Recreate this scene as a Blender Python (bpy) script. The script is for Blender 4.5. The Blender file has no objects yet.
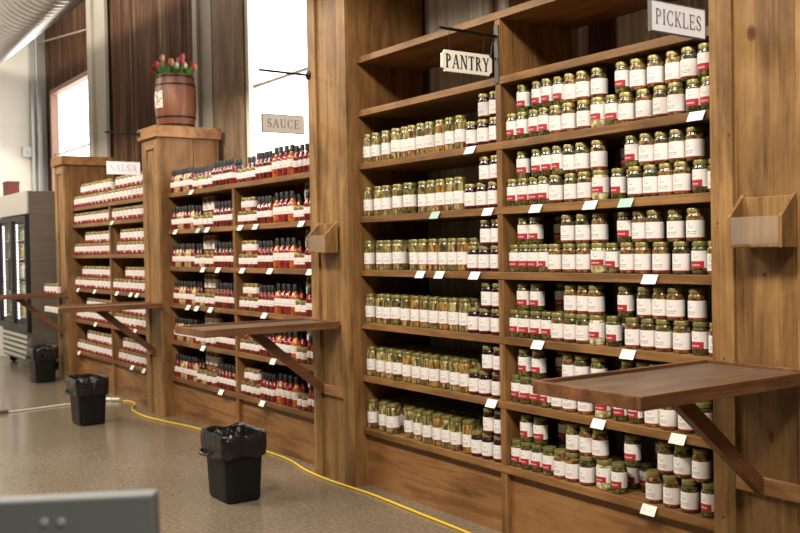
import bpy, bmesh, math, random
from mathutils import Vector, Matrix, noise as mnoise
random.seed(7)
PI = math.pi
S = bpy.context.scene
COL = S.collection

# ------------------------------------------------------------------ camera
cam_d = bpy.data.cameras.new('camera')
cam = bpy.data.objects.new('camera', cam_d); COL.objects.link(cam)
RX = Vector((0.56752, 0.82317, -0.01763)); UX = Vector((-0.00565, 0.02531, 0.99966)); WX = RX.cross(UX) * -1
M = Matrix.Identity(4)
for i in range(3):
    M[i][0] = RX[i]; M[i][1] = UX[i]; M[i][2] = (RX.cross(UX))[i]
M[0][3], M[1][3], M[2][3] = 0, -3, 1.40
cam.matrix_world = M
cam_d.sensor_width = 36; cam_d.lens = 954.85 * 36 / 800
cam_d.clip_start = .05; cam_d.clip_end = 200
cam_d.dof.use_dof = True; cam_d.dof.focus_distance = 4.0; cam_d.dof.aperture_fstop = 4.5
S.camera = cam

# ------------------------------------------------------------------ world, lights, exposure
W = bpy.data.worlds.new('world'); S.world = W; W.use_nodes = True
W.node_tree.nodes['Background'].inputs[0].default_value = (1.0, .97, .92, 1)
W.node_tree.nodes['Background'].inputs[1].default_value = 6.0
S.view_settings.view_transform = 'Standard'; S.view_settings.look = 'None'
S.view_settings.gamma = 1; S.view_settings.use_curve_mapping = False
S.view_settings.exposure = -0.47

def area(name, loc, aim, sx, sy, power, color):
    l = bpy.data.lights.new(name, 'AREA'); l.shape = 'RECTANGLE'; l.size = sx; l.size_y = sy
    l.energy = power; l.color = color
    o = bpy.data.objects.new(name, l); COL.objects.link(o); o.location = loc
    o.rotation_euler = (Vector(aim) - Vector(loc)).to_track_quat('-Z', 'Y').to_euler()
    return o
WARM = (1.0, .89, .74)
area('ceiling_or_fill_lamp', (-2.0, -3.0, 4.5), (-2.6, -.9, 0), 2.0, .5, 330, WARM)
area('ceiling_or_fill_lamp', (-6.3, -3.0, 4.5), (-6.5, -.9, 0), 2.0, .5, 310, WARM)
area('ceiling_or_fill_lamp', (-10.6, -3.0, 4.5), (-10.6, -.9, 0), 2.0, .5, 300, (1, .9, .76))
area('ceiling_or_fill_lamp', (1.0, -2.7, 4.6), (-3.0, -.3, 1.2), 1.4, .6, 230, (1, .93, .84))  # added fill lamp, brightens the sign faces
area('ceiling_or_fill_lamp', (-10.2, -.12, 4.9), (-10.2, .35, 0), 5.0, .25, 75, (1, .93, .82))  # added unseen lamp, lifts the back wall and the far end wall

# ------------------------------------------------------------------ node helpers
class NT:
    def __init__(s, name):
        s.m = bpy.data.materials.new(name); s.m.use_nodes = True
        s.t = s.m.node_tree; s.n = s.t.nodes; s.p = s.n['Principled BSDF']
    def new(s, kind): return s.n.new('ShaderNode' + kind)
    def link(s, a, b): s.t.links.new(a, b)
    def put(s, sock, v):
        if hasattr(v, 'is_output'): s.link(v, sock)
        elif isinstance(v, (tuple, list)): sock.default_value = tuple(v) + ((1,) if len(v) == 3 and len(sock.default_value) == 4 else ())
        else: sock.default_value = v
    def math(s, op, a, b=0.0, c=0.0):
        n = s.new('Math'); n.operation = op
        s.put(n.inputs[0], a); s.put(n.inputs[1], b); s.put(n.inputs[2], c); return n.outputs[0]
    def coords(s, scale=(1, 1, 1), rand=True, rot=(0, 0, 0), kind='Object'):
        tc = s.new('TexCoord'); v = tc.outputs[kind]
        if rand:
            oi = s.new('ObjectInfo'); vm = s.new('VectorMath'); vm.operation = 'SCALE'
            cx = s.new('CombineXYZ'); s.link(oi.outputs['Random'], cx.inputs[0]); s.link(oi.outputs['Random'], cx.inputs[1]); s.link(oi.outputs['Random'], cx.inputs[2])
            s.link(cx.outputs[0], vm.inputs[0]); vm.inputs['Scale'].default_value = 37.0
            ad = s.new('VectorMath'); ad.operation = 'ADD'; s.link(v, ad.inputs[0]); s.link(vm.outputs[0], ad.inputs[1]); v = ad.outputs[0]
        mp = s.new('Mapping'); s.link(v, mp.inputs[0]); mp.inputs['Scale'].default_value = scale; mp.inputs['Rotation'].default_value = rot
        return mp.outputs[0]
    def noise(s, v, scale, detail=4, rough=.55, dist=0.0):
        n = s.new('TexNoise'); s.link(v, n.inputs['Vector']); n.inputs['Scale'].default_value = scale
        n.inputs['Detail'].default_value = detail; n.inputs['Roughness'].default_value = rough; n.inputs['Distortion'].default_value = dist
        return n.outputs['Fac']
    def ramp(s, f, stops):
        n = s.new('ValToRGB'); s.put(n.inputs[0], f); e = n.color_ramp.elements
        while len(e) < len(stops): e.new(.5)
        for el, (p, c) in zip(e, stops): el.position = p; el.color = tuple(c) + (1,)
        return n.outputs[0]
    def mix(s, f, a, b, mode='MIX'):
        n = s.new('Mix'); n.data_type = 'RGBA'; n.blend_type = mode
        s.put(n.inputs[0], f); s.put(n.inputs[6], a); s.put(n.inputs[7], b); return n.outputs[2]
    def base(s, c): s.put(s.p.inputs['Base Color'], c)
    def set(s, **k):
        for a, v in k.items(): s.put(s.p.inputs[a.replace('_', ' ')], v)
        return s.m
    def bump(s, h, strength=.3, dist=.01):
        b = s.new('Bump'); s.link(h, b.inputs['Height']); b.inputs['Strength'].default_value = strength; b.inputs['Distance'].default_value = dist
        s.link(b.outputs[0], s.p.inputs['Normal'])

def flat(name, c, rough=.5, metal=0.0, **k):
    m = NT(name); m.base(c); return m.set(Roughness=rough, Metallic=metal, **k)

def wood(name, dark, mid, light, axis='Z', rough=.5, knots=(), ring=.5, spec=.4):
    m = NT(name)
    sc = {'X': (.7, 9, 9), 'Y': (9, .7, 9), 'Z': (9, 9, .7)}[axis]
    v = m.coords(sc)
    n1 = m.noise(v, 1.6, 5, .6, .6)
    fine = m.noise(m.coords(tuple(a * (5 if a > 1 else 1.3) for a in sc)), 2.5, 3, .6)
    blot = m.noise(m.coords(tuple(1.0 if a < 1 else 2.6 for a in sc)), 2.4, 4, .62, .5)
    sw = m.math('SINE', m.math('MULTIPLY', n1, 26.0))
    f = m.math('ADD', m.math('MULTIPLY', sw, .09 * ring), m.math('ADD', m.math('MULTIPLY', n1, .40), m.math('ADD', m.math('MULTIPLY', fine, .26), m.math('MULTIPLY', blot, .55))))
    c = m.ramp(f, [(.40, dark), (.60, mid), (.80, light)])
    for (kx, kz, rx, rz) in knots:      # knots at object-space (x, z)
        tc = m.new('TexCoord'); sx = m.new('SeparateXYZ'); m.link(tc.outputs['Object'], sx.inputs[0])
        dx = m.math('DIVIDE', m.math('SUBTRACT', sx.outputs[0], kx), rx); dz = m.math('DIVIDE', m.math('SUBTRACT', sx.outputs[2], kz), rz)
        wob = m.math('MULTIPLY', m.noise(m.coords((1, 1, 1)), 30, 2), .5)
        d = m.math('ADD', m.math('SQRT', m.math('ADD', m.math('MULTIPLY', dx, dx), m.math('MULTIPLY', dz, dz))), wob)
        k = m.ramp(d, [(0.55, (1, 1, 1)), (1.2, (.55, .55, .55)), (1.35, (.0, .0, .0))])
        c = m.mix(k, c, (.085, .022, .008))
    m.base(c); m.bump(m.math('ADD', fine, m.math('MULTIPLY', sw, .3)), .18, .004)
    return m.set(Roughness=m.math('ADD', m.math('MULTIPLY', fine, .25), rough - .12), Specular_IOR_Level=spec)

# ------------------------------------------------------------------ mesh helpers
def link(o):
    COL.objects.link(o); return o
def box(bm, x0, x1, y0, y1, z0, z1, bevel=0.0, rot=None, mat=0):
    r = bmesh.ops.create_cube(bm, size=1); vs = r['verts']
    for v in vs:
        v.co = Vector(((x0 + x1) / 2 + v.co.x * (x1 - x0), (y0 + y1) / 2 + v.co.y * (y1 - y0), (z0 + z1) / 2 + v.co.z * (z1 - z0)))
    fs = set(f for v in vs for f in v.link_faces)
    for f in fs: f.material_index = mat
    if bevel:
        es = list(set(e for v in vs for e in v.link_edges))
        g = bmesh.ops.bevel(bm, geom=es, offset=bevel, segments=2, profile=.5, affect='EDGES')
        vs = list(set(v for f in g['faces'] for v in f.verts) | set(v for v in vs if v.is_valid))
        for f in g['faces']: f.material_index = mat
    if rot is not None:
        for v in vs: v.co = rot @ v.co
    return bm
def prism(bm, pts, f0, f1, mapper):
    """extrude a 2-D polygon between f0 and f1; mapper(u, v, w) -> point"""
    a = [bm.verts.new(mapper(u, v, f0)) for u, v in pts]; b = [bm.verts.new(mapper(u, v, f1)) for u, v in pts]
    n = len(pts)
    bm.faces.new(a[::-1]); bm.faces.new(b)
    for i in range(n): bm.faces.new((a[i], a[(i + 1) % n], b[(i + 1) % n], b[i]))
def lathe(bm, prof, seg=20, c=(0, 0, 0), cap=True, a0=0.0):
    rings = []
    for r, z in prof:
        rings.append([bm.verts.new((c[0] + r * math.cos(a0 + 2 * PI * i / seg), c[1] + r * math.sin(a0 + 2 * PI * i / seg), c[2] + z)) for i in range(seg)])
    for a, b in zip(rings, rings[1:]):
        for i in range(seg): bm.faces.new((a[i], a[(i + 1) % seg], b[(i + 1) % seg], b[i]))
    if cap:
        bm.faces.new(rings[0][::-1]); bm.faces.new(rings[-1])
def tube(bm, pts, r, seg=8, cap=True, rfun=None):
    pts = [Vector(p) for p in pts]; rings = []; up = Vector((0, 0, 1))
    t0 = (pts[1] - pts[0]).normalized()
    nrm = t0.cross(up if abs(t0.z) < .9 else Vector((1, 0, 0))).normalized()
    for i, p in enumerate(pts):
        t = (pts[min(i + 1, len(pts) - 1)] - pts[max(i - 1, 0)]).normalized()
        nrm = (nrm - t * nrm.dot(t)).normalized(); bn = t.cross(nrm)
        rr = r if rfun is None else r * rfun(i / (len(pts) - 1))
        rings.append([bm.verts.new(p + (nrm * math.cos(2 * PI * k / seg) + bn * math.sin(2 * PI * k / seg)) * rr) for k in range(seg)])
    for a, b in zip(rings, rings[1:]):
        for i in range(seg): bm.faces.new((a[i], a[(i + 1) % seg], b[(i + 1) % seg], b[i]))
    if cap: bm.faces.new(rings[0][::-1]); bm.faces.new(rings[-1])
def smooth_path(pts, n=6):
    P = [Vector(p) for p in pts]; P = [P[0]] + P + [P[-1]]; out = []
    for i in range(1, len(P) - 2):
        a, b, c, d = P[i - 1:i + 3]
        for k in range(n):
            t = k / n
            out.append(.5 * ((2 * b) + (c - a) * t + (2 * a - 5 * b + 4 * c - d) * t * t + (3 * b - a - 3 * c + d) * t ** 3))
    out.append(P[-2]); return out
def root_loc(p):
    v = Vector((0, 0, 0))
    while p is not None: v += p.location; p = p.parent
    return v
def obj(name, bm, mat, parent=None, smooth=False, local=False, loc=None):
    """one mesh object; vertices are given in world coordinates unless local"""
    bmesh.ops.recalc_face_normals(bm, faces=bm.faces)
    org = Vector(loc) if loc is not None else Vector((0, 0, 0))
    sh = root_loc(parent) if parent is not None else org
    if not local:
        for v in bm.verts: v.co -= sh
    me = bpy.data.meshes.new(name); bm.to_mesh(me); bm.free()
    if smooth:
        for p in me.polygons: p.use_smooth = True
        try: me.set_sharp_from_angle(angle=math.radians(38))
        except Exception: pass
    for m in (mat if isinstance(mat, (list, tuple)) else [mat]): me.materials.append(m)
    o = link(bpy.data.objects.new(name, me))
    if parent is not None: o.parent = parent
    else: o.location = org
    return o
def bxo(name, dims, mat, parent=None, bevel=.002, **k):
    bm = bmesh.new(); box(bm, *dims, bevel=bevel); return obj(name, bm, mat, parent, **k)
def tag(o, label, cat, group=None):
    o['label'] = label; o['category'] = cat
    if group: o['group'] = group
    return o
def thing(name, label, cat, loc, group=None):
    o = link(bpy.data.objects.new(name, None)); o.location = loc; o.empty_display_size = .1
    return tag(o, label, cat, group)
def struct(o): o['kind'] = 'structure'; return o
def dup(o, loc, rz=0.0):
    r = o.copy(); COL.objects.link(r); r.location = loc; r.rotation_euler = (0, 0, rz)
    for ch in o.children:
        c = ch.copy(); COL.objects.link(c); c.parent = r
        for g in ch.children:
            d = g.copy(); COL.objects.link(d); d.parent = c
    return r
ORD = ['first', 'second', 'third', 'fourth', 'fifth', 'sixth', 'seventh', 'eighth', 'ninth', 'tenth', 'eleventh', 'twelfth', 'thirteenth', 'fourteenth', 'fifteenth', 'sixteenth', 'seventeenth', 'eighteenth', 'nineteenth', 'twentieth', 'twenty-first', 'twenty-second', 'twenty-third', 'twenty-fourth', 'twenty-fifth']

# ------------------------------------------------------------------ materials
PINE = dict(dark=(.080, .036, .010), mid=(.222, .117, .038), light=(.37, .212, .078))
AMB = dict(dark=(.070, .030, .009), mid=(.180, .086, .027), light=(.315, .162, .056))
BRN = dict(dark=(.07, .027, .010), mid=(.17, .075, .027), light=(.28, .13, .048))
m_stile = wood('pine_stile_wood', axis='Z', **PINE)
m_stile_k = wood('knotty_pine_stile_wood', axis='Z', knots=[(.083, 1.785, .009, .011), (.03, 1.47, .006, .008), (.05, .98, .006, .008), (.04, .40, .008, .01)], **PINE)
m_panel = wood('pine_panel_wood', axis='Z', ring=.4, dark=(.062, .027, .008), mid=(.175, .090, .028), light=(.31, .175, .062), knots=[(.075, 2.135, .029, .040), (.135, .72, .014, .03), (.115, 1.285, .012, .012), (.27, 1.25, .012, .014), (.2, 2.6, .02, .03)])
m_side = wood('amber_side_wood', axis='Z', ring=.3, **AMB)
m_shelf = wood('amber_shelf_wood', axis='X', ring=.35, **AMB)
m_div = wood('amber_divider_wood', axis='Z', **AMB)
m_ply = wood('swirled_plywood', dark=(.105, .043, .014), mid=(.215, .10, .034), light=(.33, .165, .06), axis='X', ring=.6)
m_cap = wood('cap_wood', axis='X', dark=(.14, .055, .02), mid=(.30, .14, .05), light=(.42, .22, .085))
m_table = wood('dark_table_wood', axis='Y', rough=.36, ring=.2, dark=(.05, .020, .008), mid=(.135, .058, .024), light=(.26, .118, .05))
m_tabletop = wood('scuffed_tabletop_wood', axis='Y', rough=.42, ring=.1, dark=(.06, .034, .020), mid=(.115, .070, .044), light=(.19, .125, .085))
m_board = wood('weathered_board_wood', axis='Z', rough=.75, ring=.3, dark=(.11, .065, .035), mid=(.21, .135, .08), light=(.33, .23, .145))
m_keg = wood('keg_stave_wood', axis='Z', rough=.4, ring=.2, dark=(.08, .025, .012), mid=(.17, .06, .028), light=(.27, .11, .055))
m_iron = flat('black_iron', (.02, .02, .022), .45, .8)
m_steel_dark = flat('dark_metal_plate', (.10, .095, .09), .45, .9)
m_paper = flat('white_card', (.85, .83, .80), .7)
m_green_card = flat('green_card', (.33, .50, .42), .7)
m_black = NT('black_plastic'); m_black.base((.0035, .0035, .004)); m_black = m_black.set(Roughness=.45, Specular_IOR_Level=.3)
m_bag = NT('black_bag_film'); m_bag.base((.004, .004, .0045)); m_bag.bump(m_bag.noise(m_bag.coords((1, 1, .5)), 26, 3, .6, 1.5), .7, .012); m_bag = m_bag.set(Roughness=.22, Specular_IOR_Level=.6)
m_yellow = flat('yellow_rubber', (.80, .52, .02), .45)
m_white_cord = flat('offwhite_rubber', (.62, .56, .47), .5)
m_cream = flat('cream_paint', (.80, .76, .66), .6)
m_ink = flat('black_lettering', (.02, .02, .02), .6)
m_greyink = flat('grey_lettering', (.16, .16, .17), .6)
m_paleink = flat('pale_blue_lettering', (.48, .48, .60), .6)
m_signwhite = flat('white_sign_paint', (.90, .92, .98), .5)
m_signshade = flat('shaded_sign_paint', (.60, .56, .52), .6)  # grey stands in for the shade on this backlit sign face
m_signedge = flat('dark_sign_edge', (.10, .09, .08), .6)
m = NT('clear_acrylic'); tr = m.new('BsdfTransparent'); mx = m.new('MixShader'); mx.inputs[0].default_value = .30; m.base((.42, .33, .26)); m.set(Roughness=.12)
m.link(tr.outputs[0], mx.inputs[1]); m.link(m.p.outputs[0], mx.inputs[2]); m.link(mx.outputs[0], m.n['Material Output'].inputs[0]); m_clear = m.m
m_beige = NT('beige_steel_paint'); m_beige.base(m_beige.ramp(m_beige.noise(m_beige.coords((1, 1, .3)), 3, 3), [(.3, (.30, .27, .22)), (.7, (.38, .35, .29))])); m_beige = m_beige.set(Roughness=.5)
m_galv = flat('galvanised_steel', (.48, .48, .47), .38, .75)

def corr(name, kinds, grey0=.45):
    m = NT(name); v = m.coords((5, 5, .5), rand=False)
    n = m.noise(v, 1.3, 5, .65, .4); st = m.noise(m.coords((26, 26, .5), rand=False), 1.0, 4, .6)
    big = m.noise(m.coords((2.6, .2, .15), rand=False), 1.0, 2, .5)
    c = m.ramp(m.math('ADD', m.math('MULTIPLY', n, .6), m.math('MULTIPLY', st, .4)), kinds)
    g = m.ramp(m.math('ADD', m.math('MULTIPLY', n, .3), m.math('MULTIPLY', st, .7)), [(.3, (.26, .24, .20)), (.7, (.70, .66, .58))])
    f = m.ramp(big, [(grey0, (0, 0, 0)), (grey0 + .05, (1, 1, 1))])
    m.base(m.mix(f, c, g)); m.bump(st, .2, .004)
    return m.set(Roughness=.85, Metallic=0.0, Specular_IOR_Level=.12)
m_rust = corr('rusty_brown_sheet', [(.36, (.018, .008, .005)), (.46, (.062, .026, .015)), (.54, (.095, .046, .026)), (.60, (.13, .088, .050)), (.70, (.32, .23, .15))], .85)
m_corr = corr('rust_and_zinc_sheet', [(.3, (.03, .018, .012)), (.5, (.10, .043, .022)), (.72, (.20, .10, .055))], .44)

m = NT('polished_concrete'); v = m.coords(rand=False)
big = m.noise(v, .7, 4, .6); sp = m.noise(v, 40, 3, .7); sp2 = m.new('TexVoronoi'); m.link(v, sp2.inputs['Vector']); sp2.inputs['Scale'].default_value = 34
c = m.ramp(big, [(.3, (.165, .134, .095)), (.7, (.235, .194, .142))])
c = m.mix(m.ramp(sp, [(.40, (.6, .6, .6)), (.60, (0, 0, 0))]), c, (.11, .087, .06))
c = m.mix(m.ramp(sp2.outputs['Distance'], [(.10, (.75, .75, .75)), (.21, (0, 0, 0))]), c, (.32, .27, .20))
m.base(c); m_floor = m.set(Roughness=m.math('ADD', m.math('MULTIPLY', big, .12), .14), Specular_IOR_Level=.45)
m = NT('white_wall_paint'); v = m.coords((1, 1, 1), rand=False)
sx = m.new('SeparateXYZ'); m.link(v, sx.inputs[0])
seam = m.math('GREATER_THAN', m.math('FRACT', m.math('MULTIPLY', sx.outputs[2], 2.5)), .97)
m.base(m.mix(m.math('MULTIPLY', seam, .5), (.86, .83, .75), (.72, .68, .60))); m_wall = m.set(Roughness=.7)
m_ceil = flat('ceiling_paint', (.34, .31, .27), .8)
m_farwall = flat('tan_wall_paint', (.46, .41, .34), .8)

# ------------------------------------------------------------------ room shell
def plane_box(name, dims, mat): return struct(bxo(name, dims, mat, bevel=0))
XE = -14.1
plane_box('floor', (XE, 4.0, -9.0, .62, -.10, 0), m_floor)
plane_box('ceiling', (XE, 4.0, -9.0, .62, 5.0, 5.1), m_ceil)
plane_box('wall_left', (XE - .12, XE, -9.0, .62, 0, 5.0), m_wall)
plane_box('wall_right', (4.0, 4.12, -9.0, .62, 0, 5.0), m_farwall)
plane_box('wall_front', (XE, 4.0, -9.12, -9.0, 0, 5.0), m_farwall)
# back wall: corrugated sheet with two window openings
WIN = [(-13.56, -11.80, 1.25, 3.60), (-7.36, -5.92, 1.25, 4.45)]
bm = bmesh.new()
def sheet(bm, x0, x1, z0, z1, y, pitch, amp, seg=8, thick=.0):
    n = max(2, int((x1 - x0) / pitch * seg)); prev = None
    for i in range(n + 1):
        x = x0 + (x1 - x0) * i / n; yy = y + amp * math.sin(2 * PI * x / pitch)
        cur = (bm.verts.new((x, yy, z0)), bm.verts.new((x, yy, z1)))
        if prev: bm.faces.new((prev[0], cur[0], cur[1], prev[1]))
        prev = cur
xs = [XE, WIN[0][0], WIN[0][1], WIN[1][0], WIN[1][1], 4.0]
for i, (a, b) in enumerate(zip(xs, xs[1:])):
    if i in (1, 3):
        w = WIN[0 if i == 1 else 1]
        sheet(bm, a, b, 0, w[2], .60, .33, .008); sheet(bm, a, b, w[3], 5.0, .60, .33, .008)
    else: sheet(bm, a, b, 0, 5.0, .60, .33, .008)
struct(obj('wall_back', bm, m_rust, smooth=True))
m_frame = [flat('brown_window_frame', (.30, .17, .12), .5), flat('white_window_frame', (.80, .74, .66), .5)]
m = NT('window_glass'); tr = m.new('BsdfTransparent'); gl = m.new('BsdfGlossy'); gl.inputs['Roughness'].default_value = .02
mx = m.new('MixShader'); mx.inputs[0].default_value = .06; m.link(tr.outputs[0], mx.inputs[1]); m.link(gl.outputs[0], mx.inputs[2])
m.link(mx.outputs[0], m.n['Material Output'].inputs[0]); m_glass = m.m
m = NT('glare_paled_bar'); tr = m.new('BsdfTransparent'); tr.inputs[0].default_value = (1, .97, .9, 1); mx = m.new('MixShader'); mx.inputs[0].default_value = .82; m.base((.7, .64, .54))  # glazing bar paled and made partly clear, imitating window glare
m.link(tr.outputs[0], mx.inputs[1]); m.link(m.p.outputs[0], mx.inputs[2]); m.link(mx.outputs[0], m.n['Material Output'].inputs[0]); m_bar_glare = m.m
for i, (a, b, z0, z1) in enumerate(WIN):
    bm = bmesh.new(); t = .06
    for d in ((a - t, a, .555, .66, z0 - t, z1 + t), (b, b + t, .555, .66, z0 - t, z1 + t), (a, b, .555, .66, z0 - t, z0), (a, b, .555, .66, z1, z1 + t)):
        box(bm, *d, bevel=.004)
    wf = struct(obj('window_%d' % (i + 1), bm, m_frame[i]))
    bxo('window_pane', (a, b, .625, .631, z0, z1), m_glass, wf, bevel=0)
    zt = 2.77 if i == 0 else 2.79
    bxo('glazing_bar', (a, b, .60, .624, zt - .012, zt + .012), m_bar_glare, wf, bevel=.002)
# steel columns against the back wall, board between column and window, corner flange
def channel(name, x0, x1, mat):
    bm = bmesh.new(); box(bm, x0, x0 + (x1 - x0) * .3, .50, .575, 0, 5, .004); box(bm, x0 + (x1 - x0) * .3 + .0005, x1, .535, .575, 0, 5, .003)
    return struct(obj(name, bm, mat))
channel('trim_1', -8.42, -8.07, m_beige)
channel('trim_2', -11.68, -11.10, m_beige)
struct(bxo('trim_3', (-8.05, -7.43, .535, .575, 0, 5), m_board, bevel=.003))
bm = bmesh.new(); box(bm, XE, XE + .09, .40, .585, 0, 5, .004); box(bm, XE + .13, XE + .20, .46, .585, 0, 5, .004)
struct(obj('trim_4', bm, m_galv))
bm = bmesh.new(); tube(bm, [(-14.0, .49, 4.375), (-11.65, .49, 4.105)], .010, 8)
struct(obj('trim_5', bm, m_beige, smooth=True))

# ------------------------------------------------------------------ piers (wooden columns between the shelving)
def pier(label, x0, x1, h, depth=.48, front=-.08, st=.095, cap=False, knots=False):
    t = thing('wooden_pier', label, 'pier', ((x0 + x1) / 2, .2, 0), 'wooden piers between the shelf units')
    g = .018
    ml = obj('stile', box(bmesh.new(), 0, st, front, front + .022, 0, h, .002), m_stile_k if knots else m_stile, None)
    ml.parent = t; ml.location = Vector((x0, 0, 0)) - t.location
    bxo('stile', (x1 - st, x1, front, front + .022, 0, h), m_stile, t)
    ml = obj('panel', box(bmesh.new(), 0, x1 - x0 - 2 * st, front + .016, front + .034, 0, h, 0), m_panel if knots else m_stile, None)
    ml.parent = t; ml.location = Vector((x0 + st, 0, 0)) - t.location
    bxo('rail', (x0 + st, x1 - st, front, front + .016, .515, .575), m_stile if False else m_cap, t)
    if cap: bxo('rail', (x0 + st, x1 - st, front, front + .016, h - .09, h), m_cap, t)
    for (a, b) in ((x0, x0 + g), (x1 - g, x1)):
        bxo('side_board', (a, b, front + .0225, .238, 0, h), m_side, t)
        bxo('side_board', (a, b, .242, depth, 0, h), m_side, t)
    if cap:
        bm = bmesh.new(); o = .028
        box(bm, x0 - o, x1 + o, front - o, depth + .012, h + .001, h + .098, .004)
        obj('cap', bm, m_cap, t)
    return t
XR0, XR1 = -2.231, -1.79
pier('tall knotty pine pier right of the pickles, with round dark knot near the top', XR0, XR1, 3.3, knots=True)
pier('tall pine pier between the sauce shelves and the pantry shelves', -5.215, -4.765, 3.6)
pier('capped wooden pier carrying the keg of tulips', -8.21, -7.825, 2.38, cap=True)
pier('capped wooden pier at the far end beside the steel cooler', -11.07, -10.69, 2.38, cap=True)

# ------------------------------------------------------------------ shelving units
Z = [1.901, 1.590, 1.278, .967, .656, .345]      # shelf tops shared by pantry, pickles and sauce
ZP = [2.523, 2.212] + Z
ZL = [1.905, 1.72, 1.39, 1.03, .69, .345]        # salsa shelves
TH = .036
def shelving(label, x0, x1, zs, xd, back, skip_div_above=99):
    t = thing('shelving_unit', label, 'shelving', ((x0 + x1) / 2, .24, 0), 'wooden shelving units along the wall')
    x0 += .0015; x1 -= .0015
    for z in zs: bxo('shelf', (x0, x1, 0, .478, z - TH, z), m_shelf, t)
    bm = bmesh.new(); zz = sorted(zs)
    for a, b in zip(zz, zz[1:]): box(bm, xd - .019, xd + .019, .003, .478, a + .0005, b - TH - .0005, .0015)
    obj('divider', bm, m_div, t)
    bm = bmesh.new(); box(bm, xd - .022, xd + .022, .004, .06, 0, zz[0] - TH - .0005, .002)
    obj('divider_foot', bm, m_div, t)
    for a, b in ((x0, xd - .0225), (xd + .0225, x1)): bxo('base_panel', (a, b, .03, .045, 0, zz[0] - TH - .0005), m_ply, t, bevel=0)
    if back == 'corr':
        bm = bmesh.new(); sheet(bm, x0, x1, 0, 3.6, .497, .046, .0065, 6); obj('back_panel', bm, m_corr, t, smooth=True)
    else:
        bxo('back_panel', (x0, x1, .482, .498, 0, zz[-1]), m_side, t, bevel=0)
    return t
shelving('tall open shelving unit holding pantry and pickle jars under two signs', -4.765, -2.231, ZP, -3.505, 'corr')
shelving('wooden shelving unit of sauce bottles below the bright window', -7.825, -5.215, Z, -6.52, 'ply')
shelving('far wooden shelving unit crowded with salsa jars', -10.69, -8.21, ZL, -9.41, 'ply')

# ------------------------------------------------------------------ jar and bottle materials
def chunk(name, cols, scale=70, stretch=(1, 1, 1), coat=1.0):
    m = NT(name); v = m.coords(stretch)
    vo = m.new('TexVoronoi'); m.link(v, vo.inputs['Vector']); vo.inputs['Scale'].default_value = scale
    sx = m.new('SeparateColor'); m.link(vo.outputs['Color'], sx.inputs[0])
    n = len(cols); c = m.ramp(sx.outputs[0], [(i / max(1, n - 1) * .9, cc) for i, cc in enumerate(cols)])
    c = m.mix(m.ramp(vo.outputs['Distance'], [(.35, (0, 0, 0)), (.8, (.8, .8, .8))]), c, tuple(x * .25 for x in cols[0]))
    m.base(c); return m.set(Roughness=.25, Coat_Weight=coat * .45, Coat_Roughness=.10, Specular_IOR_Level=.5)
CONT = {
 'green': chunk('green_pickles', [(.022, .024, .008), (.09, .09, .02), (.22, .19, .05), (.06, .052, .016)], 60),
 'olive': chunk('olive_relish', [(.03, .026, .010), (.12, .095, .026), (.065, .055, .02)], 110),
 'orange': chunk('orange_vegetables', [(.06, .03, .010), (.26, .11, .026), (.32, .20, .055), (.11, .085, .022)], 70),
 'pale': chunk('cauliflower', [(.30, .25, .10), (.62, .54, .28), (.70, .63, .38)], 60),
 'spear': chunk('yellow_green_spears', [(.05, .040, .012), (.27, .205, .060), (.50, .40, .165), (.13, .10, .03)], 60, (1.6, 1.6, .35)),
 'spear_orange': chunk('orange_spears', [(.08, .04, .01), (.42, .19, .04), (.36, .27, .07)], 60, (1.6, 1.6, .35)),
 'beet': chunk('dark_beets', [(.012, .003, .005), (.03, .006, .010), (.05, .010, .014)], 50),
 'red': chunk('red_salsa', [(.14, .018, .008), (.26, .035, .012), (.34, .07, .02), (.20, .02, .01)], 130),
 'redsauce': chunk('red_sauce', [(.20, .010, .008), (.27, .016, .010)], 30),
 'orangesauce': chunk('orange_sauce', [(.46, .10, .012), (.55, .15, .02)], 30),
 'yellow': chunk('pale_yellow_sauce', [(.52, .36, .14), (.60, .45, .20)], 30),
 'brown': chunk('dark_brown_sauce', [(.05, .014, .008), (.10, .025, .012)], 30),
}
m_lid = flat('gold_lid', (.27, .225, .080), .40, .6)
m_lidgreen = flat('greenish_gold_lid', (.215, .19, .062), .40, .6)
m_cap_black = flat('black_cap', (.008, .008, .009), .5)
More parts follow.
